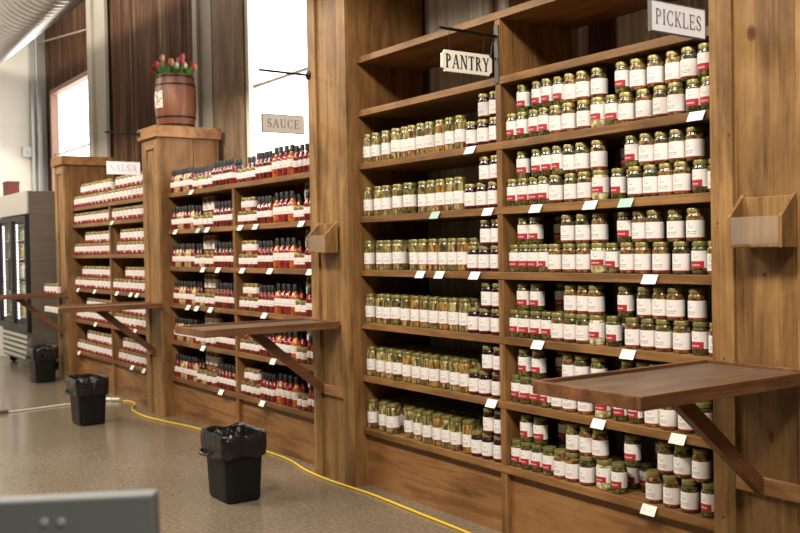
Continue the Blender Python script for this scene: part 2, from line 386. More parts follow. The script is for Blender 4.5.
def label_mat(name, kind):
    m = NT(name); tc = m.new('TexCoord'); sx = m.new('SeparateXYZ'); m.link(tc.outputs['UV'], sx.inputs[0]); u, v = sx.outputs[0], sx.outputs[1]
    A = lambda x, lo, hi: m.math('MULTIPLY', m.math('GREATER_THAN', x, lo), m.math('LESS_THAN', x, hi))
    uv = m.new('Mapping'); m.link(tc.outputs['UV'], uv.inputs[0]); uv.inputs['Scale'].default_value = (60, 26, 1)
    nz = m.math('GREATER_THAN', m.noise(uv.outputs[0], 1.0, 1), .47)
    # small swirl emblem
    du = m.math('MULTIPLY', m.math('SUBTRACT', u, .40), 2.4); dv = m.math('SUBTRACT', v, .74)
    d = m.math('SQRT', m.math('ADD', m.math('MULTIPLY', du, du), m.math('MULTIPLY', dv, dv)))
    logo = m.math('MULTIPLY', m.math('LESS_THAN', m.math('ABSOLUTE', m.math('SUBTRACT', d, .15)), .026), m.math('LESS_THAN', m.math('ADD', du, dv), .10))
    c = m.mix(m.math('MULTIPLY', logo, .75), (.72, .69, .67), (.22, .20, .23))
    white = (.72, .69, .67); red = (.36, .012, .022)
    if kind == 'band':
        redf = m.math('MULTIPLY', A(u, .10, .64), m.math('LESS_THAN', v, .40)); c = m.mix(redf, c, red)
        txt = m.math('MULTIPLY', m.math('MULTIPLY', A(u, .25, .52), A(v, .13, .21)), nz); c = m.mix(m.math('MULTIPLY', txt, .7), c, white)
        side = m.math('MULTIPLY', A(u, .70, .84), m.math('MULTIPLY', nz, A(v, .1, .9))); c = m.mix(m.math('MULTIPLY', side, .45), c, (.2, .19, .2))
    elif kind == 'line':
        c = m.mix(m.math('LESS_THAN', v, .06), c, red)
        txt = m.math('MULTIPLY', m.math('MULTIPLY', A(u, .28, .55), m.math('ADD', A(v, .33, .40), A(v, .22, .28))), nz); c = m.mix(m.math('MULTIPLY', txt, .8), c, (.08, .08, .09))
        side = m.math('MULTIPLY', A(u, .76, .90), m.math('MULTIPLY', nz, A(v, .15, .9))); c = m.mix(m.math('MULTIPLY', side, .4), c, (.2, .19, .2))
    elif kind == 'spot':
        c = m.mix(m.math('MULTIPLY', A(u, .22, .58), m.math('LESS_THAN', v, .27)), c, (.30, .012, .014))
    else:
        c = m.mix(m.math('LESS_THAN', v, .10), c, red)
        txt = m.math('MULTIPLY', m.math('MULTIPLY', A(u, .25, .6), A(v, .30, .42)), nz); c = m.mix(m.math('MULTIPLY', txt, .6), c, (.1, .09, .1))
    m.base(c); return m.set(Roughness=.6)
LAB = {k: label_mat(k + '_paper_label', k) for k in ('band', 'line', 'small', 'spot')}
def label_patch(r, z0, z1, arc=235, seg=16):
    bm = bmesh.new(); uvl = bm.loops.layers.uv.new('UVMap'); a = math.radians(arc); cols = []
    for i in range(seg + 1):
        t = -PI / 2 - a / 2 + a * i / seg
        cols.append((bm.verts.new((r * math.cos(t), r * math.sin(t), z0)), bm.verts.new((r * math.cos(t), r * math.sin(t), z1))))
    for i in range(seg):
        f = bm.faces.new((cols[i][0], cols[i + 1][0], cols[i + 1][1], cols[i][1]))
        for lp, (uu, vv) in zip(f.loops, ((i / seg, 0), ((i + 1) / seg, 0), ((i + 1) / seg, 1), (i / seg, 1))): lp[uvl].uv = (uu, vv)
    return bm
PROTO = {}
#          name           radius height label-kind  z0    z1
KIND = {'P': ('pickle_jar', .0355, .128, 'line', .012, .081), 'R': ('pickle_jar', .0335, .128, 'band', .026, .092),
        'C': ('pickle_jar', .0370, .128, 'band', .034, .096), 'T': ('tall_pickle_jar', .0335, .168, 'line', .030, .098),
        'W': ('tall_pickle_jar', .0400, .168, 'line', .034, .102), 'G': ('tall_pickle_jar', .0400, .168, 'line', .034, .102),
        'D': ('beet_jar', .0350, .126, 'line', .014, .084), 'J': ('jam_jar', .0330, .098, 'small', .024, .072),
        'L': ('salsa_jar', .0400, .118, 'spot', .018, .090), 'B': ('sauce_bottle', .0265, .190, 'small', .042, .088),
        'F': ('sauce_bottle', .0330, .205, 'small', .050, .105)}
def proto(kind, cont):
    key = (kind, cont)
    if key in PROTO: return PROTO[key]
    name, r, h, lk, z0, z1 = KIND[kind]
    seg = 20; bm = bmesh.new()
    if kind in 'BF':
        prof = [(r * .86, 0), (r, .005), (r, h * .56), (r * .93, h * .61), (r * .62, h * .68), (.0125, h * .75), (.0115, h * .80)]
    else:
        nk = r * .86
        prof = [(r * .88, 0), (r * .98, .004), (r, .010), (r, h - .034), (r * .97, h - .027), (nk, h - .021), (nk, h - .016)]
    lathe(bm, prof, seg)
    o = obj(name, bm, CONT[cont], smooth=True)
    bm = bmesh.new()
    if kind in 'BF':
        lathe(bm, [(.0145, h * .775), (.0155, h * .78), (.0155, h * .985), (.0140, h)], 14); l = obj('cap', bm, m_cap_black, o, smooth=True)
    else:
        q = r * .92
        lathe(bm, [(q, h - .0175), (q, h - .002), (q * .97, h), (q * .86, h - .001)], seg); l = obj('lid', bm, m_lidgreen if kind in 'TRWG' else m_lid, o, smooth=True)
    obj('paper_label', label_patch(r + .0007, z0, z1), LAB[lk], o, smooth=True)
    o['_proto'] = 1
    PROTO[key] = o; return o
USED = set()
def put(kind, cont, x, y, z, rz, label, cat, group):
    p = proto(kind, cont)
    if (kind, cont) not in USED:
        USED.add((kind, cont)); o = p; del o['_proto']; o.location = (x, y, z); o.rotation_euler = (0, 0, rz)
    else: o = dup(p, (x, y, z), rz)
    return tag(o, label, cat, group)
def relax(xs, rs, lo, hi):
    xs = list(xs)
    for _ in range(400):
        for i in range(len(xs) - 1):
            need = rs[i] + rs[i + 1] + .0025; g = xs[i + 1] - xs[i]
            if g < need: d = (need - g) / 2; xs[i] -= d; xs[i + 1] += d
        xs[0] = max(xs[0], lo + rs[0]); xs[-1] = min(xs[-1], hi - rs[-1])
        for i in range(1, len(xs)): xs[i] = max(xs[i], xs[i - 1] + rs[i - 1] + rs[i] + .001) if xs[i] < xs[i - 1] + .02 else xs[i]
    return xs
def facing(x, y): return .55 * math.atan2(-x, 3 + y) + random.uniform(-.22, .22)

# pickles: measured along the shelf, R red-banded label, P plain label, C cauliflower, b a jar standing behind
B_LOW = ['R3.47 R3.38 R3.29 R3.23 P3.15 P3.07 P2.98 C2.89 R2.82 P2.74 P2.65 P2.56 P2.48 R2.39 R2.33',
 'R3.46 R3.38 R3.30 R3.24 P3.16 P3.07 P2.98 C2.89 R2.79 P2.69 P2.61 P2.54 P2.46 R2.37 P2.30',
 'R3.48 R3.40 R3.32 R3.25 P3.17 P3.08 P3.00 C2.91 R2.83 P2.74 P2.66 P2.57 P2.47 R2.38 P2.30',
 'R3.47 R3.39 R3.30 R3.23 P3.16 P3.08 P3.00 C2.92 R2.83 P2.72 P2.64 P2.56 P2.47 R2.38 P2.30',
 'R3.47 R3.39 R3.31 R3.25 P3.18 P3.09 P3.00 C2.89 R2.79 R2.71 P2.62 P2.54 P2.45 R2.37',
 'R3.47 R3.40 R3.32 R3.23 P3.15 P3.08 P2.99 C2.89 R2.81 b2.745 P2.62 P2.53 P2.44 R2.35']
B_UP = ['R3.38 R3.27 R3.21 R3.14 P3.06 P2.99 P2.90 b2.83 R2.76 P2.68 P2.59 P2.50 P2.42 R2.34',
 'R3.39 R3.27 R3.21 R3.15 P3.08 P3.00 P2.90 b2.83 R2.71 P2.63 P2.56 P2.48 P2.40',
 'R3.39 R3.31 b3.25 P3.09 P3.00 P2.91 b2.83 R2.76 P2.68 P2.60 P2.50 P2.40',
 'R3.40 R3.31 b3.25 P3.08 P3.00 P2.93 b2.84 R2.76 P2.65 P2.58 P2.50 P2.40',
 'R3.39 R3.30 b3.25 P3.10 P3.02 P2.92 b2.83 R2.75 P2.67 P2.60 P2.51 P2.42',
 'R3.39 R3.30 b3.24 P3.08 P3.00 P2.92 b2.83 R2.74 b2.66 P2.56 P2.48 P2.39']
A_LOW = ['T4.73 T4.64 T4.53 W4.42 T4.34 T4.27 T4.18 T4.11 T4.02 T3.93 T3.84 D3.75 D3.66 D3.57',
 'T4.73 T4.61 T4.53 W4.42 G4.30 T4.18 T4.10 T4.02 T3.94 T3.86 D3.77 D3.68 D3.59',
 'T4.73 T4.61 T4.53 W4.42 T4.27 T4.18 T4.09 T4.00 T3.92 T3.84 D3.76 D3.67 D3.58',
 'T4.73 T4.62 T4.54 G4.45 T4.36 T4.27 T4.18 T4.09 T4.01 T3.92 T3.84 D3.76 D3.67 D3.58',
 'T4.73 T4.62 T4.53 G4.44 T4.35 T4.26 T4.18 T4.10 T4.01 T3.92 T3.84 D3.76 D3.68 D3.59',
 'T4.73 T4.61 W4.51 T4.35 T4.26 T4.17 T4.08 T4.00 T3.92 T3.83 D3.75 D3.67 D3.58']
DESC = {'green': 'green pickle', 'olive': 'olive relish', 'orange': 'orange vegetable', 'pale': 'pale cauliflower', 'spear': 'yellow-green pickle', 'spear_orange': 'orange-tinged pickle', 'beet': 'dark beet'}
SHELF = ['topmost filled', 'second filled', 'third filled', 'fourth filled', 'fifth filled', 'bottom']
def parse(s): return [(t[0], -float(t[1:])) for t in s.split()]
def cont_for(k, i, j):
    if k == 'R': return ['green', 'olive', 'olive', 'green'][i % 4]
    if k == 'P': return ['orange', 'green', 'orange', 'olive', 'orange'][(i * 3 + j) % 5]
    if k == 'C': return 'pale'
    if k == 'T': return ['spear', 'spear', 'spear_orange'][(i + j) % 3] if i > 3 else 'spear'
    if k in 'WG': return 'spear' if k == 'W' else 'green'
    return 'beet'
def jar_row(spec, j, y0, z, lo, hi, bay, row, group):
    items = parse(spec); fr = [(k, x) for k, x in items if k != 'b']
    rs = [KIND[k][1] for k, x in fr]
    xs = relax([x for k, x in fr], rs, lo + .004, hi - .004)
    for i, ((k, _), x) in enumerate(zip(fr, xs)):
        c = cont_for(k, i, j)
        lab = {'R': ' with red-banded label', 'P': ' with white label', 'C': ' with red band'}.get(k, '')
        put(k, c, x, y0 + random.uniform(-.004, .006), z, facing(x, y0),
            '%s jar%s, %s from left, %s row, %s %s shelf' % (DESC[c], lab, ORD[i], row, SHELF[j], bay), 'jar', group)
    for n, (k, x) in enumerate([q for q in items if q[0] == 'b']):
        yb = y0 + .105
        if row == 'upper':
            put('R', 'olive', x, yb, z - .1285, facing(x, yb), 'shadowed relish jar underneath the %s recessed upper jar, %s %s shelf' % (ORD[n], SHELF[j], bay), 'jar', group)
        put('R', 'olive', x, yb, z, facing(x, yb), 'shadowed relish jar set back in a gap, %s in %s row, %s %s shelf' % (ORD[n], row, SHELF[j], bay), 'jar', group)
for j in range(6):
    jar_row(B_LOW[j], j, .048, Z[j] + .0006, -3.486, XR0, 'pickles', 'lower', 'pickle jars on the pickles shelves')
    jar_row(B_UP[j], j, .052, Z[j] + .1292, -3.486, XR0, 'pickles', 'upper', 'pickle jars on the pickles shelves')
    jar_row(A_LOW[j], j, .045, Z[j] + .0006, -4.765, -3.524, 'pantry', 'front', 'jars on the pantry shelves')
    for n, x in enumerate((-3.655, -3.572)):
        put('D', 'beet', x, .047, Z[j] + .1272, facing(x, .05), 'dark beet jar stacked on top, %s of two, at the divider, %s pantry shelf' % (('left', 'right')[n], SHELF[j]), 'jar', 'jars on the pantry shelves')
# crowded back rows whose lids show above the front row
for j, nr in ((2, 1), (3, 2), (4, 3), (5, 4)):
    for q in range(nr):
        for i in range(12):
            x = -4.715 + .0790 * i + (.03 if q % 2 else 0); y = .128 + .076 * q
            put('T', 'spear', x, y, Z[j] + .0006, facing(x, y), 'tall pickle jar in the back rows behind the front row, %s pantry shelf' % SHELF[j], 'jar', 'back-row jars on the %s pantry shelf' % SHELF[j])
for j in (3, 4, 5):
    for i in range(11):
        x = -3.44 + .076 * i
        if min(abs(x - b) for b in ((-3.25, -2.84) if j == 3 else (-3.25, -2.83) if j == 4 else (-3.24, -2.83, -2.66, -2.745))) < .072: continue
        put('R', 'olive', x, .153, Z[j] + .0006, facing(x, .15), 'relish jar in the back row behind the front jars, %s pickles shelf' % SHELF[j], 'jar', 'back-row jars on the %s pickles shelf' % SHELF[j])

# sauces: bottles and small jars
SC = {'redsauce': 'red', 'orangesauce': 'orange', 'yellow': 'pale yellow', 'brown': 'dark brown', 'red': 'red relish'}
for j in range(6):
    z = Z[j] + .0006
    def row(k, cs, x0, x1, n, y, part, zz=z):
        for i in range(n):
            x = x0 + (x1 - x0) * (i / (n - 1) if n > 1 else 0); c = cs[i % len(cs)]
            put(k, c, x, y + random.uniform(-.003, .003), zz, facing(x, y),
                '%s %s, %s from left, %s, %s sauce shelf' % (SC[c], {'B': 'sauce bottle', 'F': 'wide sauce bottle', 'J': 'jam jar', 'P': 'white-labelled sauce jar'}[k], ORD[i], part, SHELF[j]),
                'bottle' if k in 'BF' else 'jar', {'B': 'sauce bottles on the sauce shelves', 'F': 'sauce bottles on the sauce shelves', 'J': 'small jars on the sauce shelves', 'P': 'white-labelled jars on the sauce shelves'}[k])
    row('B', ['redsauce', 'redsauce', 'yellow', 'yellow'] if j % 2 else ['redsauce', 'yellow', 'yellow'], -7.765, -7.36, 7, .035, 'left bay, left block')
    row('B', ['brown', 'redsauce'], -7.765, -7.36, 7, .10, 'left bay, rear left')
    row('J', ['red', 'yellow', 'brown', 'red'], -7.285, -6.99, 4, .040, 'left bay, jar stack')
    if j:
        row('P', ['red'], -7.283, -7.11, 3, .125, 'left bay, jars underneath', z)
        row('P', ['red'], -7.283, -7.11, 3, .125, 'left bay, raised jars', z + .1285)
    row('B', ['redsauce', 'brown', 'redsauce'], -6.90, -6.58, 6, .035, 'left bay, right block')
    row('B', ['brown'], -6.90, -6.58, 6, .10, 'left bay, rear right')
    if not j:
        row('B', ['brown', 'redsauce'], -7.29, -6.98, 5, .105, 'left bay, rear middle'); row('B', ['redsauce', 'brown'], -6.44, -6.21, 4, .105, 'right bay, rear left')
    row('J', ['red', 'brown'], -6.45, -6.215, 4, .042, 'right bay, left jars')
    if j:
        row('J', ['red', 'yellow'], -6.40, -6.25, 3, .047, 'right bay, raised jars', z + .0985)
    row('B', ['redsauce', 'redsauce', 'brown'], -6.14, -5.97, 4, .035, 'right bay, dark block')
    row('F', ['orangesauce', 'redsauce', 'redsauce'], -5.89, -5.66, 4, .042, 'right bay, centre')
    row('B', ['brown', 'redsauce'], -6.14, -5.70, 8, .115, 'right bay, rear row')
    row('J' if j else 'B', ['red'] if j else ['redsauce'], -5.585, -5.51, 2, .038, 'right bay, beside end')
    row('B', ['redsauce'], -5.445, -5.26, 4, .035, 'right bay, end block')
    row('P', ['red'], -5.565, -5.478, 2, .118, 'right bay, rear jars', z)
    if j: row('P', ['red'], -5.565, -5.478, 2, .118, 'right bay, rear stack', z + .1285)

# salsa: stacked jars
for j in range(6):
    z = ZL[j] + .0006; two = j != 1
    for bay, x0, x1, n in (('left', -10.64, -9.475, 10), ('right', -9.345, -8.26, 10)):
        lo = 1 if bay == 'right' and j in (2, 5) else 0
        for i in range(n):
            x = x0 + (x1 - x0) * i / (n - 1)
            if i >= lo:
                put('L', 'red', x, .05 + random.uniform(-.003, .003), z, facing(x, .05), 'salsa jar, %s from left, lower row, %s bay, %s salsa shelf' % (ORD[i], bay, SHELF[j]), 'jar', 'salsa jars on the far shelves')
            k0 = (2, 0, 3, 2, 3, 3)[j] if bay == 'left' else (1, 0, 2, 3, 2, 2)[j]
            if two and i >= k0:
                put('L', 'red', x, .052, z + .1186, facing(x, .05), 'salsa jar, %s from left, upper row, %s bay, %s salsa shelf' % (ORD[i - k0], bay, SHELF[j]), 'jar', 'salsa jars on the far shelves')
for n, x in enumerate((-11.18, -11.09, -11.0, -10.91)):
    pass

# ------------------------------------------------------------------ fold-down tables with braces
def table(label, x0, x1, yb=-.0805, yf=-.94, zt=.972, front=None):
    t = thing('fold_down_table', label, 'table', ((x0 + x1) / 2, yb, zt), 'fold-down tables hinged to the piers')
    bxo('tabletop', (x0 + .0185, x1 - .0185, yf + .0185, yb - .0185, zt - .036, zt - .012), m_tabletop, t, bevel=0)
    for a in ((x0, x0 + .018, yf, yb), (x1 - .018, x1, yf, yb)): bxo('rim', (a[0], a[1], a[2], a[3], zt - .042, zt), m_table, t)
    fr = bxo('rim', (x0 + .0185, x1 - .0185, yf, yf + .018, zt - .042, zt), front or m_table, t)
    if front: fr['label'] = 'front rim with window glare painted in'
    bxo('rim', (x0 + .0185, x1 - .0185, yb - .018, yb, zt - .042, zt), m_table, t)
    xm = (x0 + x1) / 2
    bm = bmesh.new(); prism(bm, [(yf + .34, zt - .0425), (yf + .43, zt - .0425), (yb - .0005, .575), (yb - .0005, .515)], xm - .017, xm + .017, lambda u, v, w: (w, u, v))
    obj('brace', bm, m_table, t)
    return t
table('large dark fold-down table jutting from the right pier below the pickles', -2.26, -1.815)
table('dark fold-down table on the pier between sauce and pantry shelves', -5.31, -4.88)
table('dark fold-down table with pale front edge beside the salsa shelves', -8.22, -7.78, front=flat('pale_glare_wood', (.62, .58, .54), .5))  # window glare on the front rim, put into its wood colour
table('farthest fold-down table, holding a few salsa jars before the cooler', -11.06, -10.66)
for n, (x, y) in enumerate(((-10.98, -.20), (-10.89, -.19), (-10.80, -.18), (-10.71, -.17))):
    put('L', 'red', x, y, .9606, .6, 'salsa jar standing on the farthest fold-down table, %s from the left' % ORD[n], 'jar', 'salsa jars on the farthest table')

# brochure boxes on the piers
def holder(label, x0, x1):
    y0, y1 = -.165, -.0815; z0 = 1.382
    t = thing('wooden_holder_box', label, 'holder', ((x0 + x1) / 2, y1, z0), 'holder boxes on the piers')
    for a, b in ((x0, x0 + .014), (x1 - .014, x1)):
        bm = bmesh.new(); prism(bm, [(y1, z0), (y0, z0), (y0, z0 + .105), (y1, z0 + .185)], a, b, lambda u, v, w: (w, u, v)); obj('side_panel', bm, m_stile, t)
    bxo('back_panel', (x0 + .0145, x1 - .0145, y1 - .010, y1, z0 + .0125, z0 + .175), m_stile, t)
    bxo('bottom', (x0 + .0145, x1 - .0145, y0, y1, z0, z0 + .012), m_stile, t)
    bxo('front_panel', (x0 + .0145, x1 - .0145, y0 + .001, y0 + .005, z0 + .0125, z0 + .105), m_clear, t, bevel=0)
holder('wooden holder box with clear front on the right pier beside the pickles', -2.10, -1.885)
holder('small wooden holder box on the pier between sauce and pantry', -5.10, -4.885)

# ------------------------------------------------------------------ lettering and hanging signs
def rect(x0, y0, x1, y1): return [(x0, y0), (x1, y0), (x1, y1), (x0, y1)]
def diag(xb, yb, xt, yt, w): return [(xb, yb), (xb + w, yb), (xt + w, yt), (xt, yt)]
def arc(cx, cy, rx, ry, a0, a1, wx, wy, n=14):
    out = []
    for i in range(n):
        A, B = [math.radians(a0 + (a1 - a0) * k / n) for k in (i, i + 1)]
        p = lambda a, f: (cx + (rx - f * wx) * math.cos(a), cy + (ry - f * wy) * math.sin(a))
        out.append([p(A, 0), p(B, 0), p(B, 1), p(A, 1)])
    return out
WT = (.16, .075, .055)
def glyph(ch):
    k, t, s = WT      # thick stroke, thin stroke, serif height
    def stem(x, w=k, y0=0, y1=1): return [rect(x, y0, x + w, y1), rect(x - .06, y0, x + w + .06, y0 + s), rect(x - .06, y1 - s, x + w + .06, y1)]
    if ch == 'I': return stem(.08), .30
    if ch == 'P': return stem(.08) + arc(.24, .735, .36, .265, -90, 90, k, t) + [rect(.2, .945, .25, 1), rect(.2, .47, .25, .525)], .66
    if ch == 'R': return stem(.08) + arc(.24, .745, .34, .255, -90, 90, k, t) + [rect(.2, .945, .25, 1), rect(.2, .49, .25, .545), diag(.56, 0, .28, .5, k), rect(.54, 0, .76, s)], .76
    if ch == 'A': return [diag(.04, 0, .36, 1, t), diag(.60, 0, .33, 1, k), rect(.18, .30, .6, .35), rect(-.03, 0, .18, s), rect(.54, 0, .80, s)], .80
    if ch == 'N': return [rect(.10, 0, .10 + t, 1), rect(.66, 0, .66 + t, 1), diag(.60, 0, .08, 1, k), rect(.0, 0, .24, s), rect(-.02, 1 - s, .16, 1), rect(.57, 1 - s, .80, 1)], .82
    if ch == 'T': return [rect(.29, 0, .29 + k, 1), rect(.21, 0, .50, s), rect(.03, 1 - t, .68, 1), rect(.03, .80, .07, 1), rect(.64, .80, .68, 1)], .72
    if ch == 'Y': return [rect(.30, 0, .30 + k, .48), rect(.22, 0, .51, s), diag(.30, .45, .04, 1, k), diag(.38, .45, .62, 1, t), rect(-.02, 1 - s, .24, 1), rect(.52, 1 - s, .74, 1)], .74
    if ch == 'C': return arc(.42, .5, .38, .51, 48, 312, k, t, 22) + [rect(.63, .72, .68, .97), rect(.63, .05, .67, .26)], .76
    if ch == 'K': return stem(.08) + [diag(.20, .42, .56, 1, t), diag(.56, 0, .26, .56, k), rect(.47, 1 - s, .70, 1), rect(.52, 0, .76, s)], .76
    if ch == 'L': return stem(.08) + [rect(.2, 0, .60, t), rect(.56, 0, .60, .24)], .64
    if ch == 'E': return stem(.08) + [rect(.2, 0, .60, t), rect(.56, 0, .60, .23), rect(.2, 1 - t, .57, 1), rect(.53, .79, .57, 1), rect(.2, .49, .46, .54), rect(.43, .40, .46, .63)], .66
    if ch == 'S': return arc(.29, .745, .24, .265, 30, 262, .10, t) + arc(.29, .262, .26, .272, -150, 88, .11, t) + [diag(.12, .60, .10, .62, .14), rect(.47, .70, .51, .95), rect(.04, .06, .08, .32), [(.07, .66), (.20, .70), (.52, .34), (.40, .30)]], .60
    if ch == 'U': return [rect(.10, .32, .10 + k, 1), rect(.60, .32, .60 + t, 1), rect(.03, 1 - s, .30, 1), rect(.52, 1 - s, .73, 1)] + arc(.3775, .32, .2775, .34, 180, 360, .10, t), .78
def letters(text, X, y0, z0, h, length):
    adv = [glyph(c)[1] for c in text]; tot = sum(adv) + .12 * (len(text) - 1); sx = length / tot; bm = bmesh.new(); x = 0
    for i, c in enumerate(text):
        for poly in glyph(c)[0]:
            prism(bm, poly, X, X + .0014, lambda u, v, w, x=x: (w, y0 + (x + u) * sx, z0 + v * h))
        x += adv[i] + .12
    return bm
def clipped(y0, y1, z0, z1, r):
    pts = []
    for cy, cz, a in ((y0, z0, 90), (y1, z0, 180), (y1, z1, 270), (y0, z1, 360)):
        for q in range(5): an = math.radians(a - 90 * q / 4); pts.append((cy + r * math.cos(an), cz + r * math.sin(an)))
    return pts
def sign(text, label, X, y0, y1, z0, z1, board, edge, ink, h, zl, ln, arm_z, pier_y, pier_x, clip=False, bracket=True):
    global WT
    WT = (.175, .085, .06) if clip else (.115, .05, .04)
    t = thing('hanging_sign', label, 'sign', (X, (y0 + y1) / 2, z0), 'hanging word signs')
    bm = bmesh.new()
    if clip: prism(bm, clipped(y0, y1, z0, z1, .016), X - .007, X + .005, lambda u, v, w: (w, u, v)); obj('board', bm, board, t)
    else:
        box(bm, X - .007, X + .005, y0 + .003, y1 - .003, z0 + .003, z1 - .003); obj('board', bm, board, t)
        bm = bmesh.new(); q = .0028
        for d in ((y0, y1, z0, z0 + q), (y0, y1, z1 - q, z1), (y0, y0 + q, z0 + q, z1 - q), (y1 - q, y1, z0 + q, z1 - q)): box(bm, X - .008, X + .0065, d[0], d[1], d[2], d[3])
        obj('border', bm, edge, t)
    obj('lettering', letters(text, X + .0051, (y0 + y1) / 2 - ln / 2, zl, h, ln), ink, t)
    for yy in (y0 + .045, y1 - .045):
        bm = bmesh.new(); tube(bm, [(X, yy, z1 - .001), (X, yy, z1 + .03), (X, yy + .004, arm_z - .009)], .0016, 6); obj('hanging_wire', bm, m_iron, t)
    b = thing('sign_bracket', 'black iron arm the %s sign hangs from' % text.upper(), 'bracket', (X, pier_y, arm_z), 'iron sign brackets')
    bm = bmesh.new(); tube(bm, [(X, pier_y, arm_z), (X, y0 - .01, arm_z + .004)], .0075, 8); obj('arm', bm, m_iron, b, smooth=True)
    if clip:
        bxo('mounting_plate', (X - .016, X + .016, pier_y, pier_y + .005, z0 - .03, arm_z + .055), m_steel_dark, b)
        bm = bmesh.new(); tube(bm, smooth_path([(X, pier_y - .004, z0 + .09), (X, pier_y - .03, z0 + .06), (X, pier_y - .028, z0 + .13), (X, pier_y - .006, arm_z - .01)]), .004, 6); obj('scroll', bm, m_iron, b, smooth=True)
    else:
        bm = bmesh.new(); lathe(bm, [(.028, 0), (.028, .006), (.014, .012)], 16)
        for v in bm.verts: v.co = Vector((X + v.co.x, pier_y - v.co.z, arm_z + v.co.y))
        obj('flange', bm, m_iron, b, smooth=True)
sign('PANTRY', 'cream sign reading PANTRY with notched corners on the divider', -3.505, -.334, -.037, 2.212, 2.310, m_cream, m_ink, m_ink, .064, 2.229, .258, 2.405, -.0055, 0, clip=True)
sign('PICKLES', 'white sign reading PICKLES with thin dark border, nearest the camera', -2.217, -.414, -.122, 2.132, 2.240, m_signwhite, m_signedge, m_greyink, .052, 2.160, .245, 2.44, -.0805, 0)
sign('SAUCE', 'sign reading SAUCE, backlight shade painted grey, in front of the bright window', -5.20, -.408, -.122, 2.114, 2.226, m_signshade, m_signedge, m_greyink, .052, 2.145, .22, 2.482, -.0805, 0)
sign('SALSA', 'white sign reading SALSA in pale letters above the far shelves', -8.185, -.399, -.110, 2.083, 2.193, m_signwhite, m_signwhite, m_paleink, .056, 2.110, .235, 2.438, -.1085, 0)

# ------------------------------------------------------------------ price cards on the shelf edges
TAGS = {'pickles': (Z, [(0, -2.345, 0), (1, -3.24, 0), (1, -2.9, 0), (1, -2.7, 1), (2, -2.58, 0), (3, -3.24, 0), (3, -2.7, 0), (4, -2.87, 0), (4, -2.45, 0), (5, -2.6, 0)]),
 'pantry': (Z, [(0, -3.71, 0), (1, -4.01, 1), (1, -3.58, 0), (2, -4.15, 0), (2, -3.98, 0), (2, -3.69, 0), (4, -3.575, 0)]),
 'sauce': (Z, [(0, -7.28, 0), (1, -7.64, 0), (1, -7.16, 1), (1, -6.98, 0), (1, -6.38, 0), (1, -6.13, 0), (1, -5.46, 0), (2, -7.08, 0), (2, -6.79, 0), (2, -6.36, 0), (2, -5.92, 0), (2, -5.36, 0), (3, -7.4, 0), (3, -7.22, 0), (3, -6.95, 0), (3, -6.02, 0), (4, -7.11, 0), (4, -5.9, 0), (5, -6.78, 0), (5, -6.08, 0)]),
 'salsa': (ZL, [(1, -9.29, 0), (3, -10.49, 0), (3, -9.9, 0), (3, -9.19, 0), (3, -8.79, 0), (3, -8.62, 0), (4, -9.9, 0), (4, -8.7, 0), (5, -10.51, 0), (5, -8.8, 0), (5, -8.48, 0)])}
m = NT('printed_card'); v = m.coords((240, 1, 150)); nn = m.math('GREATER_THAN', m.noise(v, 1, 1), .56)
tc = m.new('TexCoord'); sx = m.new('SeparateXYZ'); m.link(tc.outputs['Object'], sx.inputs[0])
band = m.math('LESS_THAN', m.math('ABSOLUTE', m.math('ADD', sx.outputs[2], .022)), .010); bx = m.math('LESS_THAN', m.math('ABSOLUTE', sx.outputs[0]), .028)
m.base(m.mix(m.math('MULTIPLY', m.math('MULTIPLY', nn, .45), m.math('MULTIPLY', band, bx)), (.84, .82, .79), (.25, .24, .24))); m_card = m.set(Roughness=.7)
for bay, (zs, lst) in TAGS.items():
    for s in range(6):
        row = [q for q in lst if q[0] == s]
        for n, (_, x, g) in enumerate(row):
            bm = bmesh.new(); w = .037
            prism(bm, [(-.0006, 0), (-.0016, 0), (-.0225, -.037), (-.0215, -.037)], -w, w, lambda u, v, q: (q, u, v))
            o = obj('price_card', bm, m_green_card if g else m_card, None, local=True); o.location = (x, 0, zs[s] - .001)
            pos = 'only card' if len(row) == 1 else '%s card from left' % ORD[n]
            tag(o, '%s price card, %s on the %s %s shelf edge' % ('green' if g else 'white', pos, SHELF[s], bay), 'price card', 'price cards on the shelf edges')

# ------------------------------------------------------------------ waste bins with bags
def rr(hx, hy, r, z, n=5, cx=0, cy=0):
    pts = []
    for sx_, sy_, a in ((1, 1, 0), (-1, 1, 90), (-1, -1, 180), (1, -1, 270)):
        for i in range(n + 1):
            an = math.radians(a + 90 * i / n); pts.append(Vector((sx_ * (hx - r) + r * math.cos(an), sy_ * (hy - r) + r * math.sin(an), z)))
    out = []                                     # subdivide the straight runs
    for i, p in enumerate(pts):
        q = pts[(i + 1) % len(pts)]; out.append(p)
        if (q - p).length > .05:
            for k in range(1, 6): out.append(p.lerp(q, k / 6))
    return out
def loops(bm, rings, cap0=False, cap1=False):
    R = [[bm.verts.new(p) for p in ring] for ring in rings]; n = len(R[0])
    for a, b in zip(R, R[1:]):
        for i in range(n): bm.faces.new((a[i], a[(i + 1) % n], b[(i + 1) % n], b[i]))
    if cap0: bm.faces.new(R[0][::-1])
    if cap1: bm.faces.new(R[-1])
